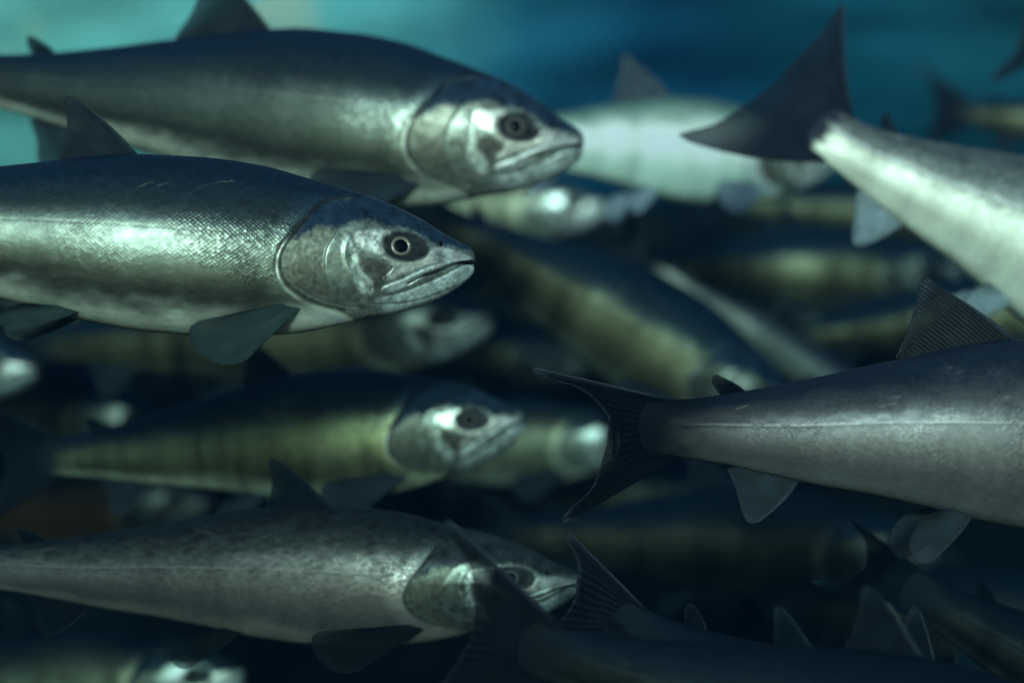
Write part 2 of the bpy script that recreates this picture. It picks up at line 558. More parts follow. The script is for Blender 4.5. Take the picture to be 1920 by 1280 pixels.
    bars = fbm(Su * 34 + 5 * seed, Zu * 7 + seed, seed + 40)
    bk_ = {'olive': .9, 'gold': .9, 'dusk': 1.1, 'dim': 1.0, 'white': .4, 'dark': .8, 'bright': .3}.get(pal, .25)
    C = C * np.clip(1 + bk_ * 1.6 * (bars - .5) * sstep(ln + .5, ln, t2), .2, 2)[..., None]
    met = np.clip(met + bk_ * .5 * (n3 - .5), 0, 1)
    if pal in ('bright', 'brown'):
        g1 = fbm(Su * 170, Zu * 260 + seed, seed + 50, 2)
        C = C * (1 + 1.1 * (g1 - .5) * sstep(-.5, .2, t2))[..., None]
    rs = np.random.RandomState(seed)
    scr = [[hd((-440, 220)), hd((-360, 160)), hd((-200, 112)), hd((-120, 104))]] if seed == 1 else []
    for _ in range(9):
        a0, b0, q1 = rs.uniform(.28, .8), rs.uniform(-.5, .75), rs.uniform(-.5, .5)
        z0 = pchip(*zip(*TOP), [a0])[0] * b0
        l0_ = rs.uniform(.006, .03)
        scr.append([(a0, z0), (a0 + l0_ * math.cos(q1), z0 + l0_ * math.sin(q1))])
    sd_ = np.full(S.shape, 1e9)
    for q in scr:
        sd_ = np.minimum(sd_, seg_dist(Su, Zu, q))
    ks = np.exp(-(sd_ / .0007) ** 2) * (.3 + .7 * (n2 > .45)) * .5
    C = mix(C, np.minimum(flank * 1.6 + .02, .6), ks)
    # lateral line: a fine row of pored scales
    zl = zc[:, None] + h[:, None] * .06
    ll = np.exp(-((Zu - zl) / .0011) ** 2) * sstep(.24, .30, Su)
    C = C * (1 - .45 * ll)[..., None]
    ll2 = np.exp(-((Zu - zl - .0026) / .0012) ** 2) * sstep(.24, .30, Su)
    C = mix(C, np.minimum(flank * 1.7, .75), np.clip(ll2 * .5 * (n2 > .42), 0, 1))
    te = sstep(tfade, .866, Su + (n2 - .5) * .03)
    C = mix(C, np.array(tailcol), te); met = met * (1 - te); scl = scl * (1 - te)
    # ---- head pigment
    hc = C[head]; hm = met[head]; hr = rou[head]; hscl = scl[head]
    fl = p['hk']
    hn = fbm(hs / (70 * U), hz / (70 * U), seed + 21, 4)
    hn2 = fbm(hs / (22 * U), hz / (22 * U), seed + 31, 3)
    inop = sstep(6 * U, -6 * U, ox)
    def paint(col, k, metal=None, rough=None):
        nonlocal hc, hm, hr
        k = np.clip(k, 0, 1)
        c = np.clip(np.array(col) * fl, 0, .8)
        hc = hc + (c * np.clip(.17 + 1.40 * hn + .7 * (hn2 - .5), .12, 2)[:, None] - hc) * k[:, None]
        if metal is not None:
            hm = hm + (metal - hm) * k
        if rough is not None:
            hr = hr + (rough - hr) * k
    paint((.20, .205, .165), inop, .55, .36)
    lowhead = inop * sstep(-.055, -.085, hz)
    paint((.42, .45, .38), lowhead * .8, .3, .4)
    plate = inop * sstep(.40, .62, hn)
    paint((.10, .10, .075), plate * sstep(-6 * U, 10 * U, pr) * .9, .5, .38)
    paint((.34, .37, .32), np.exp(-((pr + 14 * U) / (16 * U)) ** 2) * sstep(.02, .06, -hz + .05) * .9, .6, .32)
    paint((.22, .24, .20), sstep(0, -30 * U, pr) * .8, .55, .34)
    paint((.50, .53, .46), np.exp(-(inn / (20 * U)) ** 2) * .8, .6, .33)
    paint((.66, .70, .62), sstep(10 * U, -16 * U, poly_sd(hs, hz, P_STRIP)) * (.35 + .65 * sstep(.35, .6, hn2)), .45, .42)
    paint((.78, .76, .66), sstep(14 * U, -16 * U, poly_sd(hs, hz, P_CHEEK)) * (.55 + .45 * sstep(.3, .6, hn2)), .5, .35)
    paint((.52, .50, .45), sstep(10 * U, -10 * U, sub) * .95, .5, .35)
    paint((.070, .055, .045), sstep(18 * U, -22 * U, poly_sd(hs, hz, P_TRI) + (hn2 - .5) * 40 * U) * .75, .2, .5)
    paint((.62, .68, .66), sstep(8 * U, -14 * U, jw) * (.65 + .35 * hn2) * sstep(.135, .10, hs), .25, .38)
    paint((.22, .27, .25), sstep(-40 * U, -90 * U, jw) * .0, .25, .38)
    paint((.66, .68, .64), sstep(5 * U, -6 * U, mxl) * (.65 + .5 * hn2), .4, .34)
    paint((.10, .11, .10), np.exp(-(jl / (7 * U)) ** 2) * .75, .2, .5)
    paint((.12, .13, .10), np.exp(-(br / (8 * U)) ** 2) * .8, .2, .5)
    cr = sstep(30 * U, -34 * U, poly_sd(hs, hz, P_CRAN) + (hn2 - .5) * 40 * U)
    bk = back / np.mean(back) * .030 / fl
    paint(bk, cr * dark_head * .97, .10, .34)
    paint((.020, .021, .024), sstep(1.10, .85, sk) * .96, .1, .3)
    paint((.42, .36, .26), np.exp(-((sk - 1.12) / .07) ** 2) * sstep(SOCK[1], SOCK[1] - 60 * U, hz) * .6, .4, .4)
    paint((.010, .010, .012), np.exp(-(mo / (9 * U)) ** 2) * 1.0, 0, .5)
    paint((.004, .004, .005), sstep(1.2, .7, ns_), 0, .4)
    # rim of the gill opening: groove shade painted dark above, pale shoulder edge below
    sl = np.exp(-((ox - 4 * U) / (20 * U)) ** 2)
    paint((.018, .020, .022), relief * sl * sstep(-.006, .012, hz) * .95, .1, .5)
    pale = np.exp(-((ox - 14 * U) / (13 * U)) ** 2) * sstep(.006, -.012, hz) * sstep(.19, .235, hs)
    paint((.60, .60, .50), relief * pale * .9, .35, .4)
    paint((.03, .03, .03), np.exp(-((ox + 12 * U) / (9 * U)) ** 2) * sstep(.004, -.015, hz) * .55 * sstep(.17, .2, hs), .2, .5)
    hscl = hscl * sstep(6 * U, 20 * U, ox)
    # shoulder scales: their glint put into a paler, more metallic pigment
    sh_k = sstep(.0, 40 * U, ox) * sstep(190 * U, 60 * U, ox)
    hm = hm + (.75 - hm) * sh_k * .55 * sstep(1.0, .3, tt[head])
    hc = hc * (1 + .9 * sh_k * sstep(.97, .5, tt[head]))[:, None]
    C[head], met[head], rou[head], scl[head] = hc, hm, hr, hscl
    # ---- scale lattice coordinates
    gir = (h * 1.0 + wid * .45)
    du = np.concatenate([[0], np.cumsum(np.diff(s) / ((gir[1:] + gir[:-1]) / 2))]) * (58 / math.pi)
    tv = np.abs(((th + math.pi) % (2 * math.pi)) - math.pi)
    Vv = np.repeat((tv * 58 / math.pi)[None, :], len(s), 0)
    Uu = np.repeat(du[:, None], nt, 1)
    V = bend(S, Y * deep ** .5, Z * deep)
    verts = V.reshape(-1, 3)
    n = len(s)
    faces = grid_faces(n, nt, True)
    # caps
    c0 = verts[:nt].mean(0); c1 = verts[(n - 1) * nt:].mean(0)
    i0, i1 = len(verts), len(verts) + 1
    verts = np.concatenate([verts, [c0, c1]])
    jj = np.arange(nt); j2 = (jj + 1) % nt
    capa = np.stack([np.full(nt, i0), j2, jj, jj], -1)
    o = mesh_body(root, verts, faces, i0, i1, n, nt)
    C = np.clip(C.reshape(-1, 3), .002, .85)
    C = np.concatenate([C, C[:1], C[-1:]])
    prm = np.stack([np.clip(met, 0, 1), scl, np.clip(rou, .15, .7)], -1).reshape(-1, 3)
    prm = np.concatenate([prm, prm[:1], prm[-1:]])
    sc = np.stack([Uu + seed * 3.7, Vv + side * 0, np.zeros_like(Uu)], -1).reshape(-1, 3)
    sc = np.concatenate([sc, sc[:1], sc[-1:]])
    attr_col(o, 'pigment', C); attr_col(o, 'skin', prm); attr_vec(o, 'scaleco', sc)
    return o


def mesh_body(root, verts, quads, i0, i1, n, nt):
    me = bpy.data.meshes.new('body')
    jj = np.arange(nt); j2 = (jj + 1) % nt
    quads = quads[:, ::-1]
    t0 = np.stack([np.full(nt, i0), jj, j2], -1)
    b = (n - 1) * nt
    t1 = np.stack([np.full(nt, i1), b + j2, b + jj], -1)
    loops = np.concatenate([quads.ravel(), t0.ravel(), t1.ravel()]).astype(np.int32)
    starts = np.concatenate([np.arange(len(quads)) * 4, len(quads) * 4 + np.arange(2 * nt) * 3]).astype(np.int32)
    me.vertices.add(len(verts)); me.vertices.foreach_set('co', np.asarray(verts, np.float32).ravel())
    me.loops.add(len(loops)); me.loops.foreach_set('vertex_index', loops)
    me.polygons.add(len(starts)); me.polygons.foreach_set('loop_start', starts)
    me.polygons.foreach_set('use_smooth', np.ones(len(starts), bool))
    me.update(calc_edges=True)
    me.materials.append(M_SKIN)
    o = bpy.data.objects.new('body', me)
    COL.objects.link(o); o.parent = root
    return o


def fin_mesh(name, root, bend, deep, base, margin, col, edge, thick=.0030, flare=None, yoff=None, bow=0.0,
             na=34, nr=18, edge_w=.16, alpha=.92, label=None):
    """base, margin: polylines in (s, z); flare(a, r) gives the sideways offset."""
    def sample(pts, n):
        pts = np.array(smooth_pts(pts, 8)); d = np.concatenate([[0], np.cumsum(np.hypot(*np.diff(pts, axis=0).T))])
        t = np.linspace(0, d[-1], n)
        return np.interp(t, d, pts[:, 0]), np.interp(t, d, pts[:, 1])
    bs, bz = sample(base, na); ms, mz = sample(margin, na)
    a = np.linspace(0, 1, na)[:, None] * np.ones((1, nr)); r = np.linspace(0, 1, nr)[None, :] * np.ones((na, 1))
    S = bs[:, None] * (1 - r) + ms[:, None] * r
    Z = bz[:, None] * (1 - r) + mz[:, None] * r
    S = S + bow * np.sin(math.pi * r) * (1 - a) ** 2
    ragged = (vnoise(a * 23, a * 0 + 2.5, 5) - .5) * .03 * r ** 6
    Z = Z + (mz - bz)[:, None] * ragged
    y = np.zeros_like(S)
    if flare is not None:
        y = flare(a, r)
    y = y + .0022 * np.sin(a * 9 + 2) * r
    t = thick * (1 - r) ** 1.4 + .00055
    side = [bend(S, y + k * t, Z * deep) for k in (1, -1)]
    V = np.concatenate([side[0].reshape(-1, 3), side[1].reshape(-1, 3)])
    g = grid_faces(na, nr, False)
    off = na * nr
    F = [g, g[:, ::-1] + off]
    idx = np.arange(na * nr).reshape(na, nr)
    ring = np.concatenate([idx[:-1, 0], idx[-1, :-1], idx[:0:-1, -1], idx[0, :0:-1]])
    nx = np.roll(ring, -1)
    F.append(np.stack([ring, ring + off, nx + off, nx], -1))
    o = mesh_obj(name, V, np.concatenate(F), M_FIN, root)
    ek = np.clip(sstep(1 - edge_w, 1, r) * .35 + sstep(.09, 0, a) * .75 * sstep(0, .3, r), 0, 1)
    col = np.array(col); edge = np.array(edge)
    nn = fbm(a * 8, r * 5, 3)
    C = (col + (edge - col) * ek[..., None]) * (.65 + .7 * nn)[..., None]
    A = alpha + .10 - .38 * sstep(.3, 1, r) * (1 - .6 * ek)
    C = np.concatenate([C, A[..., None]], -1).reshape(-1, 4)
    attr_col(o, 'pigment', np.concatenate([C, C]))
    fc = np.stack([a, r, np.zeros_like(a)], -1).reshape(-1, 3)
    attr_vec(o, 'finco', np.concatenate([fc, fc]))
    if label:
        o['label'] = label
    return o


def surf_y(s, z):
    top = pchip(*zip(*TOP), [s])[0]; bot = pchip(*zip(*BOT), [s])[0]; w = pchip(*zip(*WID), [s])[0]
    t = (z - (top + bot) / 2) / ((top - bot) / 2)
    return w * max(0, 1 - t * t) ** .46


def dome(name, root, bend, deep, side, r0, r1, y0, bulge, mat, n=40, m=10, rx=1.0, tilt=(0, 0)):
    """A ring or disc of a flattened dome centred on the eye."""
    a = np.linspace(0, 2 * math.pi, n, endpoint=False)[:, None] * np.ones((1, m))
    r = np.linspace(r0, r1, m)[None, :] * np.ones((n, 1))
    S = EYE[0] + r * np.cos(a) * U * rx; Z = EYE[1] + r * np.sin(a) * U
    y = y0 + bulge * (1 - (r / r1) ** 2)
    if r0 > 0:
        q = (r - r0) / (r1 - r0)
        y = y0 + bulge * np.sin(math.pi * q)
    y = y + tilt[0] * (S - EYE[0]) + tilt[1] * (Z - EYE[1])
    V = bend(S, side * y * deep ** .5, Z * deep).reshape(-1, 3)
    idx = np.arange(n * m).reshape(n, m)
    nx = np.roll(idx, -1, 0)
    F = np.stack([idx[:, :-1], idx[:, 1:], nx[:, 1:], nx[:, :-1]], -1).reshape(-1, 4)
    if side > 0:
        F = F[:, ::-1]
    return mesh_obj(name, V, F, mat, root)


def eyes(root, bend, deep, iris):
    y = surf_y(*EYE) - .0012
    gs = (surf_y(EYE[0] + .012, EYE[1]) - surf_y(EYE[0] - .012, EYE[1])) / .024
    gz = (surf_y(EYE[0], EYE[1] + .006) - surf_y(EYE[0], EYE[1] - .006)) / .012
    for side in (-1, 1):
        e = dome('eye', root, bend, deep, side, 0, 116, y - .0042, .0064, M_EYE, tilt=(gs, gz))
        dome('iris', e, bend, deep, side, 47, 76, y + .0013, .0009, iris, tilt=(gs, gz))
        if iris is M_IRIS:
            dome('eye_rim', e, bend, deep, side, 96, 113, y - .0024, .0010, M_RIM, tilt=(gs, gz))
        dome('pupil', e, bend, deep, side, 0, 54, y + .0014, .0012, M_PUPIL, tilt=(gs, gz))


ALL = []


def salmon(label, snout, tail, pal='silver', res=(150, 96), deep=1.0, roll=0.0, side=0.0, s0=.35, lift=0.0, l0=.6, head=0.0,
           fin=(.012, .016, .020), edge=(.09, .11, .12), dorsal=1.0, dcol=None, dshift=0.0, dwide=1.0, tailk=1.0, spread=1.0, pect=(1.0, 0.35), seed=1, spots=.25, eye=True, bright_eye=False,
           kind='salmon', tail_open=1.0, tail_up=None, tail_dn=None, tfade=.79, relief=1.0, fork_s=.940, pelvic_drop=1.0, falpha=.92, pale_fin=None, fork=1.0, anal=1.0, dors_back=0.0):
    Sn, Tl = at(*snout), at(*tail)
    ax = (Sn - Tl); L = ax.length; ax.normalize()
    up = Vector((0, 0, 1)); up = (up - ax * up.dot(ax)).normalized()
    yv = up.cross(ax)
    rot = Matrix((ax, yv, up)).transposed().to_4x4() @ Matrix.Rotation(R(roll), 4, 'X')
    root = bpy.data.objects.new(kind, None)
    root.empty_display_size = .05
    COL.objects.link(root)
    root.matrix_world = Matrix.Translation(Sn) @ rot
    root['label'] = label; root['category'] = 'fish'; root['group'] = 'salmon schooling in the tank'
    b = Bend(L, side, s0, lift, l0, head)
    body_mesh(root, b, pal, res[0], res[1], deep, seed, spots, fin, tfade, relief)
    if eye:
        eyes(root, b, deep, M_IRIS if bright_eye else M_IRIS_DIM)
    tp = lambda s: pchip(*zip(*TOP), [s])[0]
    bt = lambda s: pchip(*zip(*BOT), [s])[0]
    pf = pale_fin if pale_fin is not None else tuple(c * 2.2 for c in fin)
    # dorsal fin
    H = .074 * dorsal
    q0 = .405 + dshift
    base = [(s, tp(s) - .006) for s in (q0 + dwide * k for k in (0, .025, .05, .07, .083))]
    de = q0 + dwide * .083 - .488
    tz = tp(.46 + de)
    dk = dors_back + de
    margin = [(.478 + dk, tz + H * .93), (.490 + dk, tz + H), (.497 + dk, tz + H * .93), (.493 + de + dors_back * .6, tz + H * .58),
              (.493 + de + dors_back * .3, tz + H * .28), (.500 + de, tp(.50 + de) + .003)]
    fin_mesh('dorsal_fin', root, b, deep, base, margin, dcol or tuple(c * 1.5 for c in fin), edge, alpha=max(falpha, .92), bow=-.005)
    # adipose fin
    base = [(.742, tp(.742) - .004), (.755, tp(.755) - .004), (.768, tp(.768) - .004)]
    margin = [(.775, tp(.75) + .017), (.785, tp(.75) + .019), (.788, tp(.75) + .010), (.778, tp(.778))]
    fin_mesh('adipose_fin', root, b, deep, base, margin, fin, edge, na=14, nr=8, bow=-.004)
    # tail fin
    q = tail_open
    us, uz = tail_up or (1.0, .112 * q)
    ds, dz = tail_dn or (1.0, -.114 * q)
    base = [(.828, .0305), (.850, .0312), (.866, .0318), (.878, .016), (.880, 0), (.878, -.016), (.866, -.0323), (.850, -.0317), (.828, -.0310)]
    f = fork_s
    margin = [(us - .015, uz * .97), (us, uz), (us - .006, uz * .88), (f + (us - f) * .38, uz * .64), (f + .005, uz * .26), (f, 0), (f + .005, dz * .26),
              (f + (ds - f) * .38, dz * .64), (ds - .006, dz * .88), (ds, dz), (ds - .015, dz * .97)]
    o = fin_mesh('tail_fin', root, b, deep, base, margin, fin, edge, na=70, nr=24, bow=-.002, thick=.0042, edge_w=.10)
    # anal fin
    A = .052 * anal
    base = [(s, bt(s) + .005) for s in (.675, .70, .725, .75)]
    margin = [(.728, bt(.70) - A), (.742, bt(.71) - A * 1.03), (.750, bt(.72) - A * .80), (.756, bt(.74) - A * .45), (.768, bt(.768) - .004)]
    fin_mesh('anal_fin', root, b, deep, base, margin, pf, edge, alpha=falpha, bow=-.006)
    # pelvic and pectoral pairs
    for sd in (-1, 1):
        z0 = bt(.52) + .006
        dz = .055 * pelvic_drop
        base = [(.462, z0 - .012), (.470, z0 - .010), (.478, z0 - .008), (.486, z0 - .006)]
        margin = [(.522, z0 - .01 - dz * .98), (.534, z0 - .01 - dz * 1.05), (.545, z0 - .01 - dz * .95), (.552, z0 - .01 - dz * .7), (.542, z0 - .01 - dz * .30), (.522, z0 - .010)]
        fin_mesh('pelvic_fin', root, b, deep, base, margin, pf, edge, alpha=falpha, na=22, nr=14, bow=-.004,
                 flare=lambda a, r, sd=sd: sd * (.016 + .030 * r))
        lp, drop = pect
        if sd > 0:
            drop = drop - .30
        z0 = -.074
        y0 = surf_y(.216, z0) * .80
        base = [(.210, z0 - .004), (.213, z0 - .001), (.216, z0 + .002), (.219, z0 + .005)]
        ln = .128 * lp
        def pt(ang, rad):
            return (.222 + ln * rad * math.cos(ang), z0 - ln * rad * math.sin(ang))
        a0 = drop + .42; a1 = drop - .28
        margin = [pt(a0, .62), pt(a0 - .03, .76), pt(a0 - .14, .90), pt(a0 - .28, 1.0), pt(a0 - .45, 1.06), pt(a1 + .10, 1.07), pt(a1, 1.02), pt(a1 - .04, .9)]
        fin_mesh('pectoral_fin', root, b, deep, base, margin, pf, edge, alpha=falpha, na=36, nr=18, bow=0,
                 flare=lambda a, r, sd=sd: sd * (y0 + .052 * lp * r - .012 * lp * r * r))
    ALL.append(root)
    return root


# ------------------------------------------------------------------ the setting
def setting():
    # tank wall behind the school
    m, nd, lk, out = new_mat("teal_blue_tank_wall")
    tc = N(nd, 'ShaderNodeTexCoord')
    sx = N(nd, 'ShaderNodeSeparateXYZ'); lk.new(tc.outputs['Object'], sx.inputs[0])
    n1 = N(nd, 'ShaderNodeTexNoise'); n1.inputs['Scale'].default_value = 2.2; n1.inputs['Detail'].default_value = 5
    lk.new(tc.outputs['Object'], n1.inputs['Vector'])
    mp = N(nd, 'ShaderNodeMapping'); mp.inputs['Scale'].default_value = (1.2, 1, 6.0); mp.inputs['Rotation'].default_value = (0, R(12), 0)
    lk.new(tc.outputs['Object'], mp.inputs[0])
    n2 = N(nd, 'ShaderNodeTexNoise'); n2.inputs['Scale'].default_value = 1.6; n2.inputs['Detail'].default_value = 4
    lk.new(mp.outputs[0], n2.inputs['Vector'])
    pos = math_node(nd, lk, 'MULTIPLY_ADD', n1.outputs[0], 0.55, sx.outputs[0])
    r = N(nd, 'ShaderNodeMapRange'); r.inputs[1].default_value = -1.0; r.inputs[2].default_value = 1.5
    lk.new(pos, r.inputs[0])
    cr = N(nd, 'ShaderNodeValToRGB')  # pale teal at left, deep blue past the middle, dark teal at right
    e = cr.color_ramp.elements
    e[0].position = 0.0; e[0].color = (.13, .32, .28, 1)
    e[1].position = 1.0; e[1].color = (.010, .060, .080, 1)
    for pos_, c in ((.40, (.075, .24, .25, 1)), (.52, (.012, .080, .13, 1)), (.62, (.004, .036, .078, 1)), (.78, (.006, .052, .080, 1))):
        x = e.new(pos_); x.color = c
    lk.new(r.outputs[0], cr.inputs[0])
    k = N(nd, 'ShaderNodeMapRange'); k.inputs[1].default_value = .35; k.inputs[2].default_value = .68
    k.inputs[3].default_value = .55; k.inputs[4].default_value = 1.8
    lk.new(n2.outputs[0], k.inputs[0])
    mul = N(nd, 'ShaderNodeVectorMath', operation='SCALE')
    lk.new(cr.outputs[0], mul.inputs[0]); lk.new(k.outputs[0], mul.inputs['Scale'])
    n3 = N(nd, 'ShaderNodeTexNoise'); n3.inputs['Scale'].default_value = 5.5; n3.inputs['Detail'].default_value = 2
    lk.new(tc.outputs['Object'], n3.inputs['Vector'])
    k3 = N(nd, 'ShaderNodeMapRange'); k3.inputs[1].default_value = .60; k3.inputs[2].default_value = .70; k3.inputs[4].default_value = .7
    lk.new(n3.outputs[0], k3.inputs[0])
    left = N(nd, 'ShaderNodeMapRange'); left.inputs[1].default_value = -.2; left.inputs[2].default_value = -.5
    lk.new(sx.outputs[0], left.inputs[0])
    kk = math_node(nd, lk, 'MULTIPLY', k3.outputs[0], left.outputs[0])
    far_glint = N(nd, 'ShaderNodeMix', data_type='RGBA'); far_glint.inputs['B'].default_value = (.42, .44, .32, 1)  # pale blotches: glints of far fish painted onto the wall
    lk.new(kk, far_glint.inputs['Factor']); lk.new(mul.outputs[0], far_glint.inputs['A'])
    p = N(nd, 'ShaderNodeBsdfPrincipled'); p.inputs['Roughness'].default_value = .8; p.inputs['IOR'].default_value = 1.08
    lk.new(far_glint.outputs['Result'], p.inputs['Base Color']); lk.new(p.outputs[0], out.inputs['Surface'])
    nx, nz = 120, 50
    xs = np.linspace(-3.2, 3.2, nx); zs = np.linspace(-1.02, .92, nz)
    X, Zz = np.meshgrid(xs, zs, indexing='ij')
    Yy = 3.0 + .05 * (fbm(X * 2, Zz * 2, 3) - .5) + .03 * (fbm(X * 9, Zz * 9, 4) - .5)
    V = np.stack([X, Yy, Zz], -1).reshape(-1, 3)
    Vb = V.copy(); Vb[:, 1] = 3.25
    g = grid_faces(nx, nz, False)
    off = len(V)
    idx = np.arange(nx * nz).reshape(nx, nz)
    ring = np.concatenate([idx[:-1, 0], idx[-1, :-1], idx[:0:-1, -1], idx[0, :0:-1]]); nxt = np.roll(ring, -1)
    F = np.concatenate([g, g[:, ::-1] + off, np.stack([ring, ring + off, nxt + off, nxt], -1)])
    w = mesh_obj('tank_wall', np.concatenate([V, Vb]), F, m)
    w['label'] = 'teal and blue tank wall behind all the fish'; w['category'] = 'wall'

    # dark bank added behind the lower fish, standing in for unlit depth
    m, nd, lk, out = new_mat("shade_bank_dark")
    tc = N(nd, 'ShaderNodeTexCoord')
    n1 = N(nd, 'ShaderNodeTexNoise'); n1.inputs['Scale'].default_value = 5; n1.inputs['Detail'].default_value = 8
    lk.new(tc.outputs['Object'], n1.inputs['Vector'])
    cr = N(nd, 'ShaderNodeValToRGB')
    cr.color_ramp.elements[0].position = .35; cr.color_ramp.elements[0].color = (.003, .005, .006, 1)
    cr.color_ramp.elements[1].position = .72; cr.color_ramp.elements[1].color = (.018, .021, .018, 1)
    lk.new(n1.outputs[0], cr.inputs[0])
    p = N(nd, 'ShaderNodeBsdfPrincipled'); p.inputs['Roughness'].default_value = .7; p.inputs['IOR'].default_value = 1.08
    bp = N(nd, 'ShaderNodeBump'); bp.inputs['Distance'].default_value = .03; lk.new(n1.outputs[0], bp.inputs['Height'])
    lk.new(cr.outputs[0], p.inputs['Base Color']); lk.new(bp.outputs[0], p.inputs['Normal']); lk.new(p.outputs[0], out.inputs['Surface'])
    nx, nk = 160, 60
    xs = np.linspace(-3.1, 3.1, nx); kk = np.linspace(0, 1, nk)
    X, K = np.meshgrid(xs, kk, indexing='ij')
    hgt = 1.24 + .10 * (fbm(X * 1.6, X * 0 + 1.5, 8) - .5) * 2 + .08 * sstep(.2, 1.0, X)
    Yy = 2.15 + .75 * K ** 1.3 + .16 * (fbm(X * 2.5, K * 3, 5, 5) - .5) * (1 - K)
    Zz = -1.0 + hgt * np.sin(K * math.pi / 2) ** .8 + .10 * (fbm(X * 3, K * 5, 6, 5) - .5) * np.sin(K * math.pi)
    V = np.stack([X, Yy, Zz], -1).reshape(-1, 3)
    Vb = V.copy(); Vb[:, 2] = -1.06
    g = grid_faces(nx, nk, False)
    off = len(V)
    idx = np.arange(nx * nk).reshape(nx, nk)
    ring = np.concatenate([idx[:-1, 0], idx[-1, :-1], idx[:0:-1, -1], idx[0, :0:-1]]); nxt = np.roll(ring, -1)
    F = np.concatenate([g, g[:, ::-1] + off, np.stack([ring, ring + off, nxt + off, nxt], -1)])
    o = mesh_obj('shade_bank', np.concatenate([V, Vb]), F, m)
    o['kind'] = 'structure'

    # tank floor: dark gravel
    m2, nd, lk, out = new_mat("dark_gravel")
    tc = N(nd, 'ShaderNodeTexCoord')
    v = N(nd, 'ShaderNodeTexVoronoi'); v.inputs['Scale'].default_value = 40
    lk.new(tc.outputs['Object'], v.inputs['Vector'])
    cr = N(nd, 'ShaderNodeValToRGB')
    cr.color_ramp.elements[0].color = (.03, .035, .03, 1); cr.color_ramp.elements[1].color = (.008, .01, .01, 1)
    lk.new(v.outputs['Distance'], cr.inputs[0])
    p = N(nd, 'ShaderNodeBsdfPrincipled'); p.inputs['Roughness'].default_value = .8; p.inputs['IOR'].default_value = 1.08
    bp = N(nd, 'ShaderNodeBump'); bp.inputs['Distance'].default_value = .02; bp.inputs['Strength'].default_value = .8
    lk.new(v.outputs['Distance'], bp.inputs['Height'])
    lk.new(cr.outputs[0], p.inputs['Base Color']); lk.new(bp.outputs[0], p.inputs['Normal']); lk.new(p.outputs[0], out.inputs['Surface'])
    n = 60
    xs = np.linspace(-3.6, 3.6, n)
    X, Yy = np.meshgrid(xs, np.linspace(-2.6, 3.6, n), indexing='ij')
    Zz = -1.04 + .03 * (fbm(X * 3, Yy * 3, 2) - .5)
    o = mesh_obj('tank_floor', np.stack([X, Yy, Zz], -1).reshape(-1, 3), grid_faces(n, n, False), m2)
    o['kind'] = 'structure'


setting()

# ------------------------------------------------------------------ the salmon
HI, MID, LO = (520, 320), (300, 200), (150, 96)
salmon('sharp silver salmon in front with a clear round eye and a dark blue back', (890, 490, 1.05), (-774, 398, .95), 'silver', HI,
       fin=(.012, .016, .020), edge=(.06, .08, .085), pale_fin=(.038, .055, .052), pect=(.90, .60), pelvic_drop=.55, bright_eye=True, seed=1, spots=.25, roll=-8, side=-.17, deep=.97)
salmon('big blurred dark backed salmon above the sharp one, snout past its head', (1094, 272, 1.27), (-240, 126, 1.29), 'silver', MID,
       deep=1.08, seed=2, dorsal=1.25, dors_back=-.03, dshift=.04, dwide=1.5, roll=-4)
salmon('large salmon at right showing its tail half with pink grey flank', (2476, 826, 1.02), (1026, 796, .99), 'pink', MID, deep=1.10,
       fin=(.003, .0045, .0065), edge=(.11, .12, .15), pale_fin=(.040, .052, .058), falpha=.74, seed=3, side=.12, spots=.1, dcol=(.024, .026, .028), dorsal=1.2, dshift=-.015, dwide=1.85, dors_back=-.03, eye=False,
       tail_up=(1.015, .068), tail_dn=(.975, -.112), roll=-5, fork_s=.918, tfade=.72)
salmon('brown speckled salmon at the bottom left with a thin lateral line', (1086, 1090, 1.13), (-250, 1056, 1.15), 'brown', MID, deep=.86,
       fin=(.005, .008, .011), edge=(.04, .05, .06), pale_fin=(.008, .012, .014), falpha=.7, dshift=-.06, seed=4, spots=.55, roll=-5, relief=.35)
salmon('green gold salmon with a pale cheek swimming under the sharp one', (986, 786, 1.30), (-50, 868, 1.34), 'olive', MID, deep=1.04, seed=5, spots=.15, roll=-4)
salmon('pale salmon whose cheek shows just left of the big dark tail', (1218, 818, 1.72), (500, 850, 1.76), 'gold', LO, seed=6)
salmon('bright white flanked salmon behind the snout of the upper fish', (1560, 300, 1.68), (760, 245, 1.44), 'white', MID, seed=7,
       fin=(.05, .06, .07), pale_fin=(.30, .36, .42), edge=(.3, .34, .38), spots=0, dorsal=1.3, dors_back=-.03, dwide=1.6, roll=-6)
salmon('pale salmon at the upper right diving away with its dark tail raised', (2400, 660, 1.30), (1400, 190, 1.28), 'bright', MID, seed=8, deep=1.34, tfade=.845,
       fin=(.016, .020, .032), pale_fin=(.30, .36, .38), edge=(.05, .06, .08), spots=.45, lift=.95, l0=.74, fork_s=.968, tail_open=1.22, eye=False, roll=-6)
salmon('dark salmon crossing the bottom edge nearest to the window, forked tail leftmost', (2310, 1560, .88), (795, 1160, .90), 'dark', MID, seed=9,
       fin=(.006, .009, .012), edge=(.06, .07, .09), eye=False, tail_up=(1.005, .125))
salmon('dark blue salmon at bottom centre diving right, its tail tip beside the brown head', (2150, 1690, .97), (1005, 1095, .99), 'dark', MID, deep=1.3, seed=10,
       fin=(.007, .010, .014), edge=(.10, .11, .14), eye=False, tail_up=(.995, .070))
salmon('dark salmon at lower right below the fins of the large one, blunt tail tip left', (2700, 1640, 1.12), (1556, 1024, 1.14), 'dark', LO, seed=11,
       fin=(.006, .012, .018), edge=(.07, .11, .14), eye=False, tail_up=(.99, .05), tail_dn=(1.0, -.06))
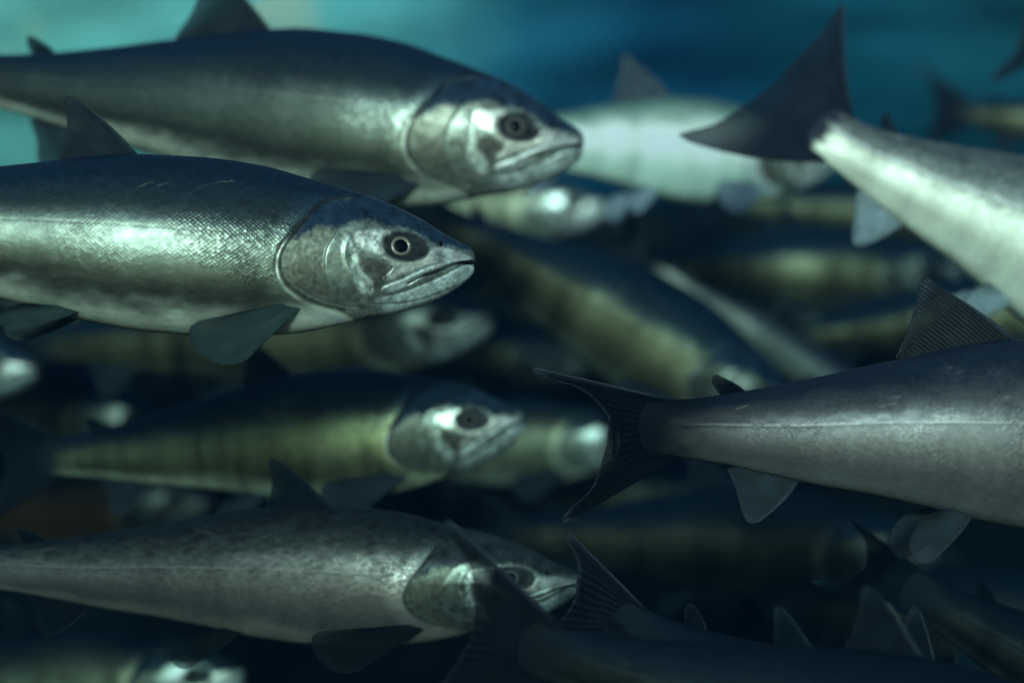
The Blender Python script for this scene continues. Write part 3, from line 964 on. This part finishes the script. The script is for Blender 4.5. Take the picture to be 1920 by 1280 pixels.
salmon('shadowy salmon in the bottom right corner with a long upright tail lobe', (3000, 2260, .90), (1555, 1282, .92), 'dark', LO, seed=12,
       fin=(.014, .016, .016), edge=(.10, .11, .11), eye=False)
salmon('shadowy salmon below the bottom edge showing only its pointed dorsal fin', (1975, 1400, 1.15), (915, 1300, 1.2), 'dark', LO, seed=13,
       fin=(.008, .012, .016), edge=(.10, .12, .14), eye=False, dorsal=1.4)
salmon('dim salmon head peering out past the mouth of the sharp one', (1056, 496, 1.90), (205, 470, 1.95), 'dusk', LO, seed=14)
salmon('dim salmon head below the jaw of the sharp one with a pale lower lip', (926, 598, 1.62), (-60, 650, 1.66), 'dusk', LO, seed=15)
salmon('olive salmon with a yellowish band along its side at right centre', (1800, 505, 2.05), (1105, 500, 2.0), 'dusk', LO, seed=16)
salmon('slender pale edged salmon slanting down to the right behind the large tail', (1720, 815, 1.72), (1150, 445, 1.76), 'bright', LO, seed=17, deep=.55, roll=-8)
salmon('olive salmon slanting down right at the centre with a small pectoral fin', (1500, 790, 1.60), (690, 340, 1.64), 'dusk', LO, seed=18, deep=1.1)
salmon('brownish blurred salmon under the belly of the bright white one', (1900, 420, 2.20), (1290, 372, 2.25), 'dusk', LO, seed=19)
salmon('salmon head entering at the left edge below the sharp one', (72, 690, 1.62), (-800, 640, 1.66), 'olive', LO, seed=20)
salmon('greenish salmon at the bottom left corner under the brown speckled one', (460, 1260, 1.45), (-420, 1310, 1.48), 'gold', LO, seed=21)
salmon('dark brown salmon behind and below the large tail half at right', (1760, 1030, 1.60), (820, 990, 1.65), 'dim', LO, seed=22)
salmon('small far salmon at the upper right edge with its dark forked tail spread', (2330, 250, 2.15), (1715, 205, 2.10), 'dusk', LO, seed=23, eye=False, tail_open=1.2)
salmon('far dark salmon in the top right corner, only a tail lobe in view', (3100, -40, 1.52), (1850, 10, 1.50), 'dark', LO, seed=24, eye=False)
salmon('rusty orange sided salmon in the dark at the left edge', (400, 940, 1.95), (-300, 960, 2.0), 'red', LO, seed=25)
salmon('dark blue backed salmon at left under the head at the edge', (330, 800, 1.85), (-420, 690, 1.9), 'dim', LO, seed=26)
salmon('murky salmon in the dark just under the pectoral fin of the sharp one', (480, 690, 2.05), (-180, 720, 2.1), 'dim', LO, seed=27)
salmon('yellow green cheeked salmon below the snout of the upper blurred one', (1140, 385, 2.05), (470, 400, 2.1), 'gold', LO, seed=28)
salmon('dusky salmon in the gap between the two dim heads right of the sharp one', (1350, 575, 2.15), (660, 600, 2.2), 'dusk', LO, seed=29)
salmon('dusky salmon just above the back of the large pink grey one', (1960, 640, 2.00), (1300, 590, 2.05), 'dusk', LO, seed=30)
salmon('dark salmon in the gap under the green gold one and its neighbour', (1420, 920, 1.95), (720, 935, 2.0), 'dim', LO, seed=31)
salmon('dusky salmon whose back shows above the green gold one', (760, 705, 2.10), (60, 735, 2.15), 'dusk', LO, seed=32)
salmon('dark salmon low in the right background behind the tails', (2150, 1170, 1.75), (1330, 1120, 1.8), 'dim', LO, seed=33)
salmon('brownish salmon under the rear belly of the sharp one at the left edge', (420, 575, 1.75), (-420, 590, 1.8), 'dusk', LO, seed=34)
salmon('dusky salmon crossing behind the slanting pale edged one', (1620, 600, 2.2), (980, 660, 2.25), 'dusk', LO, seed=35)
salmon('dusky salmon just behind the upper back of the dark tailed large one', (2080, 560, 1.85), (1400, 640, 1.9), 'dusk', LO, seed=36)
salmon('dusky salmon in the centre between the olive slanting one and the pale cheeked one', (1120, 670, 2.1), (480, 650, 2.15), 'dusk', LO, seed=37)

# ------------------------------------------------------------------ water: even, slightly blue green
m, nd, lk, out = new_mat("water_haze")
pv = N(nd, 'ShaderNodeVolumePrincipled')
pv.inputs['Color'].default_value = (.002, .019, .038, 1)
pv.inputs['Absorption Color'].default_value = (.0, .072, .105, 1)
pv.inputs['Density'].default_value = .50
pv.inputs['Anisotropy'].default_value = .3
lk.new(pv.outputs[0], out.inputs['Volume'])
x0, x1, y0, y1, z0, z1 = -3.8, 3.8, -2.8, 3.8, -2.1, 1.0
V = [(x0, y0, z0), (x1, y0, z0), (x1, y1, z0), (x0, y1, z0), (x0, y0, z1), (x1, y0, z1), (x1, y1, z1), (x0, y1, z1)]
F = [(0, 3, 2, 1), (4, 5, 6, 7), (0, 1, 5, 4), (1, 2, 6, 5), (2, 3, 7, 6), (3, 0, 4, 7)]
hz = mesh_obj('haze', V, F, m, smooth=False)
hz['kind'] = 'stuff'
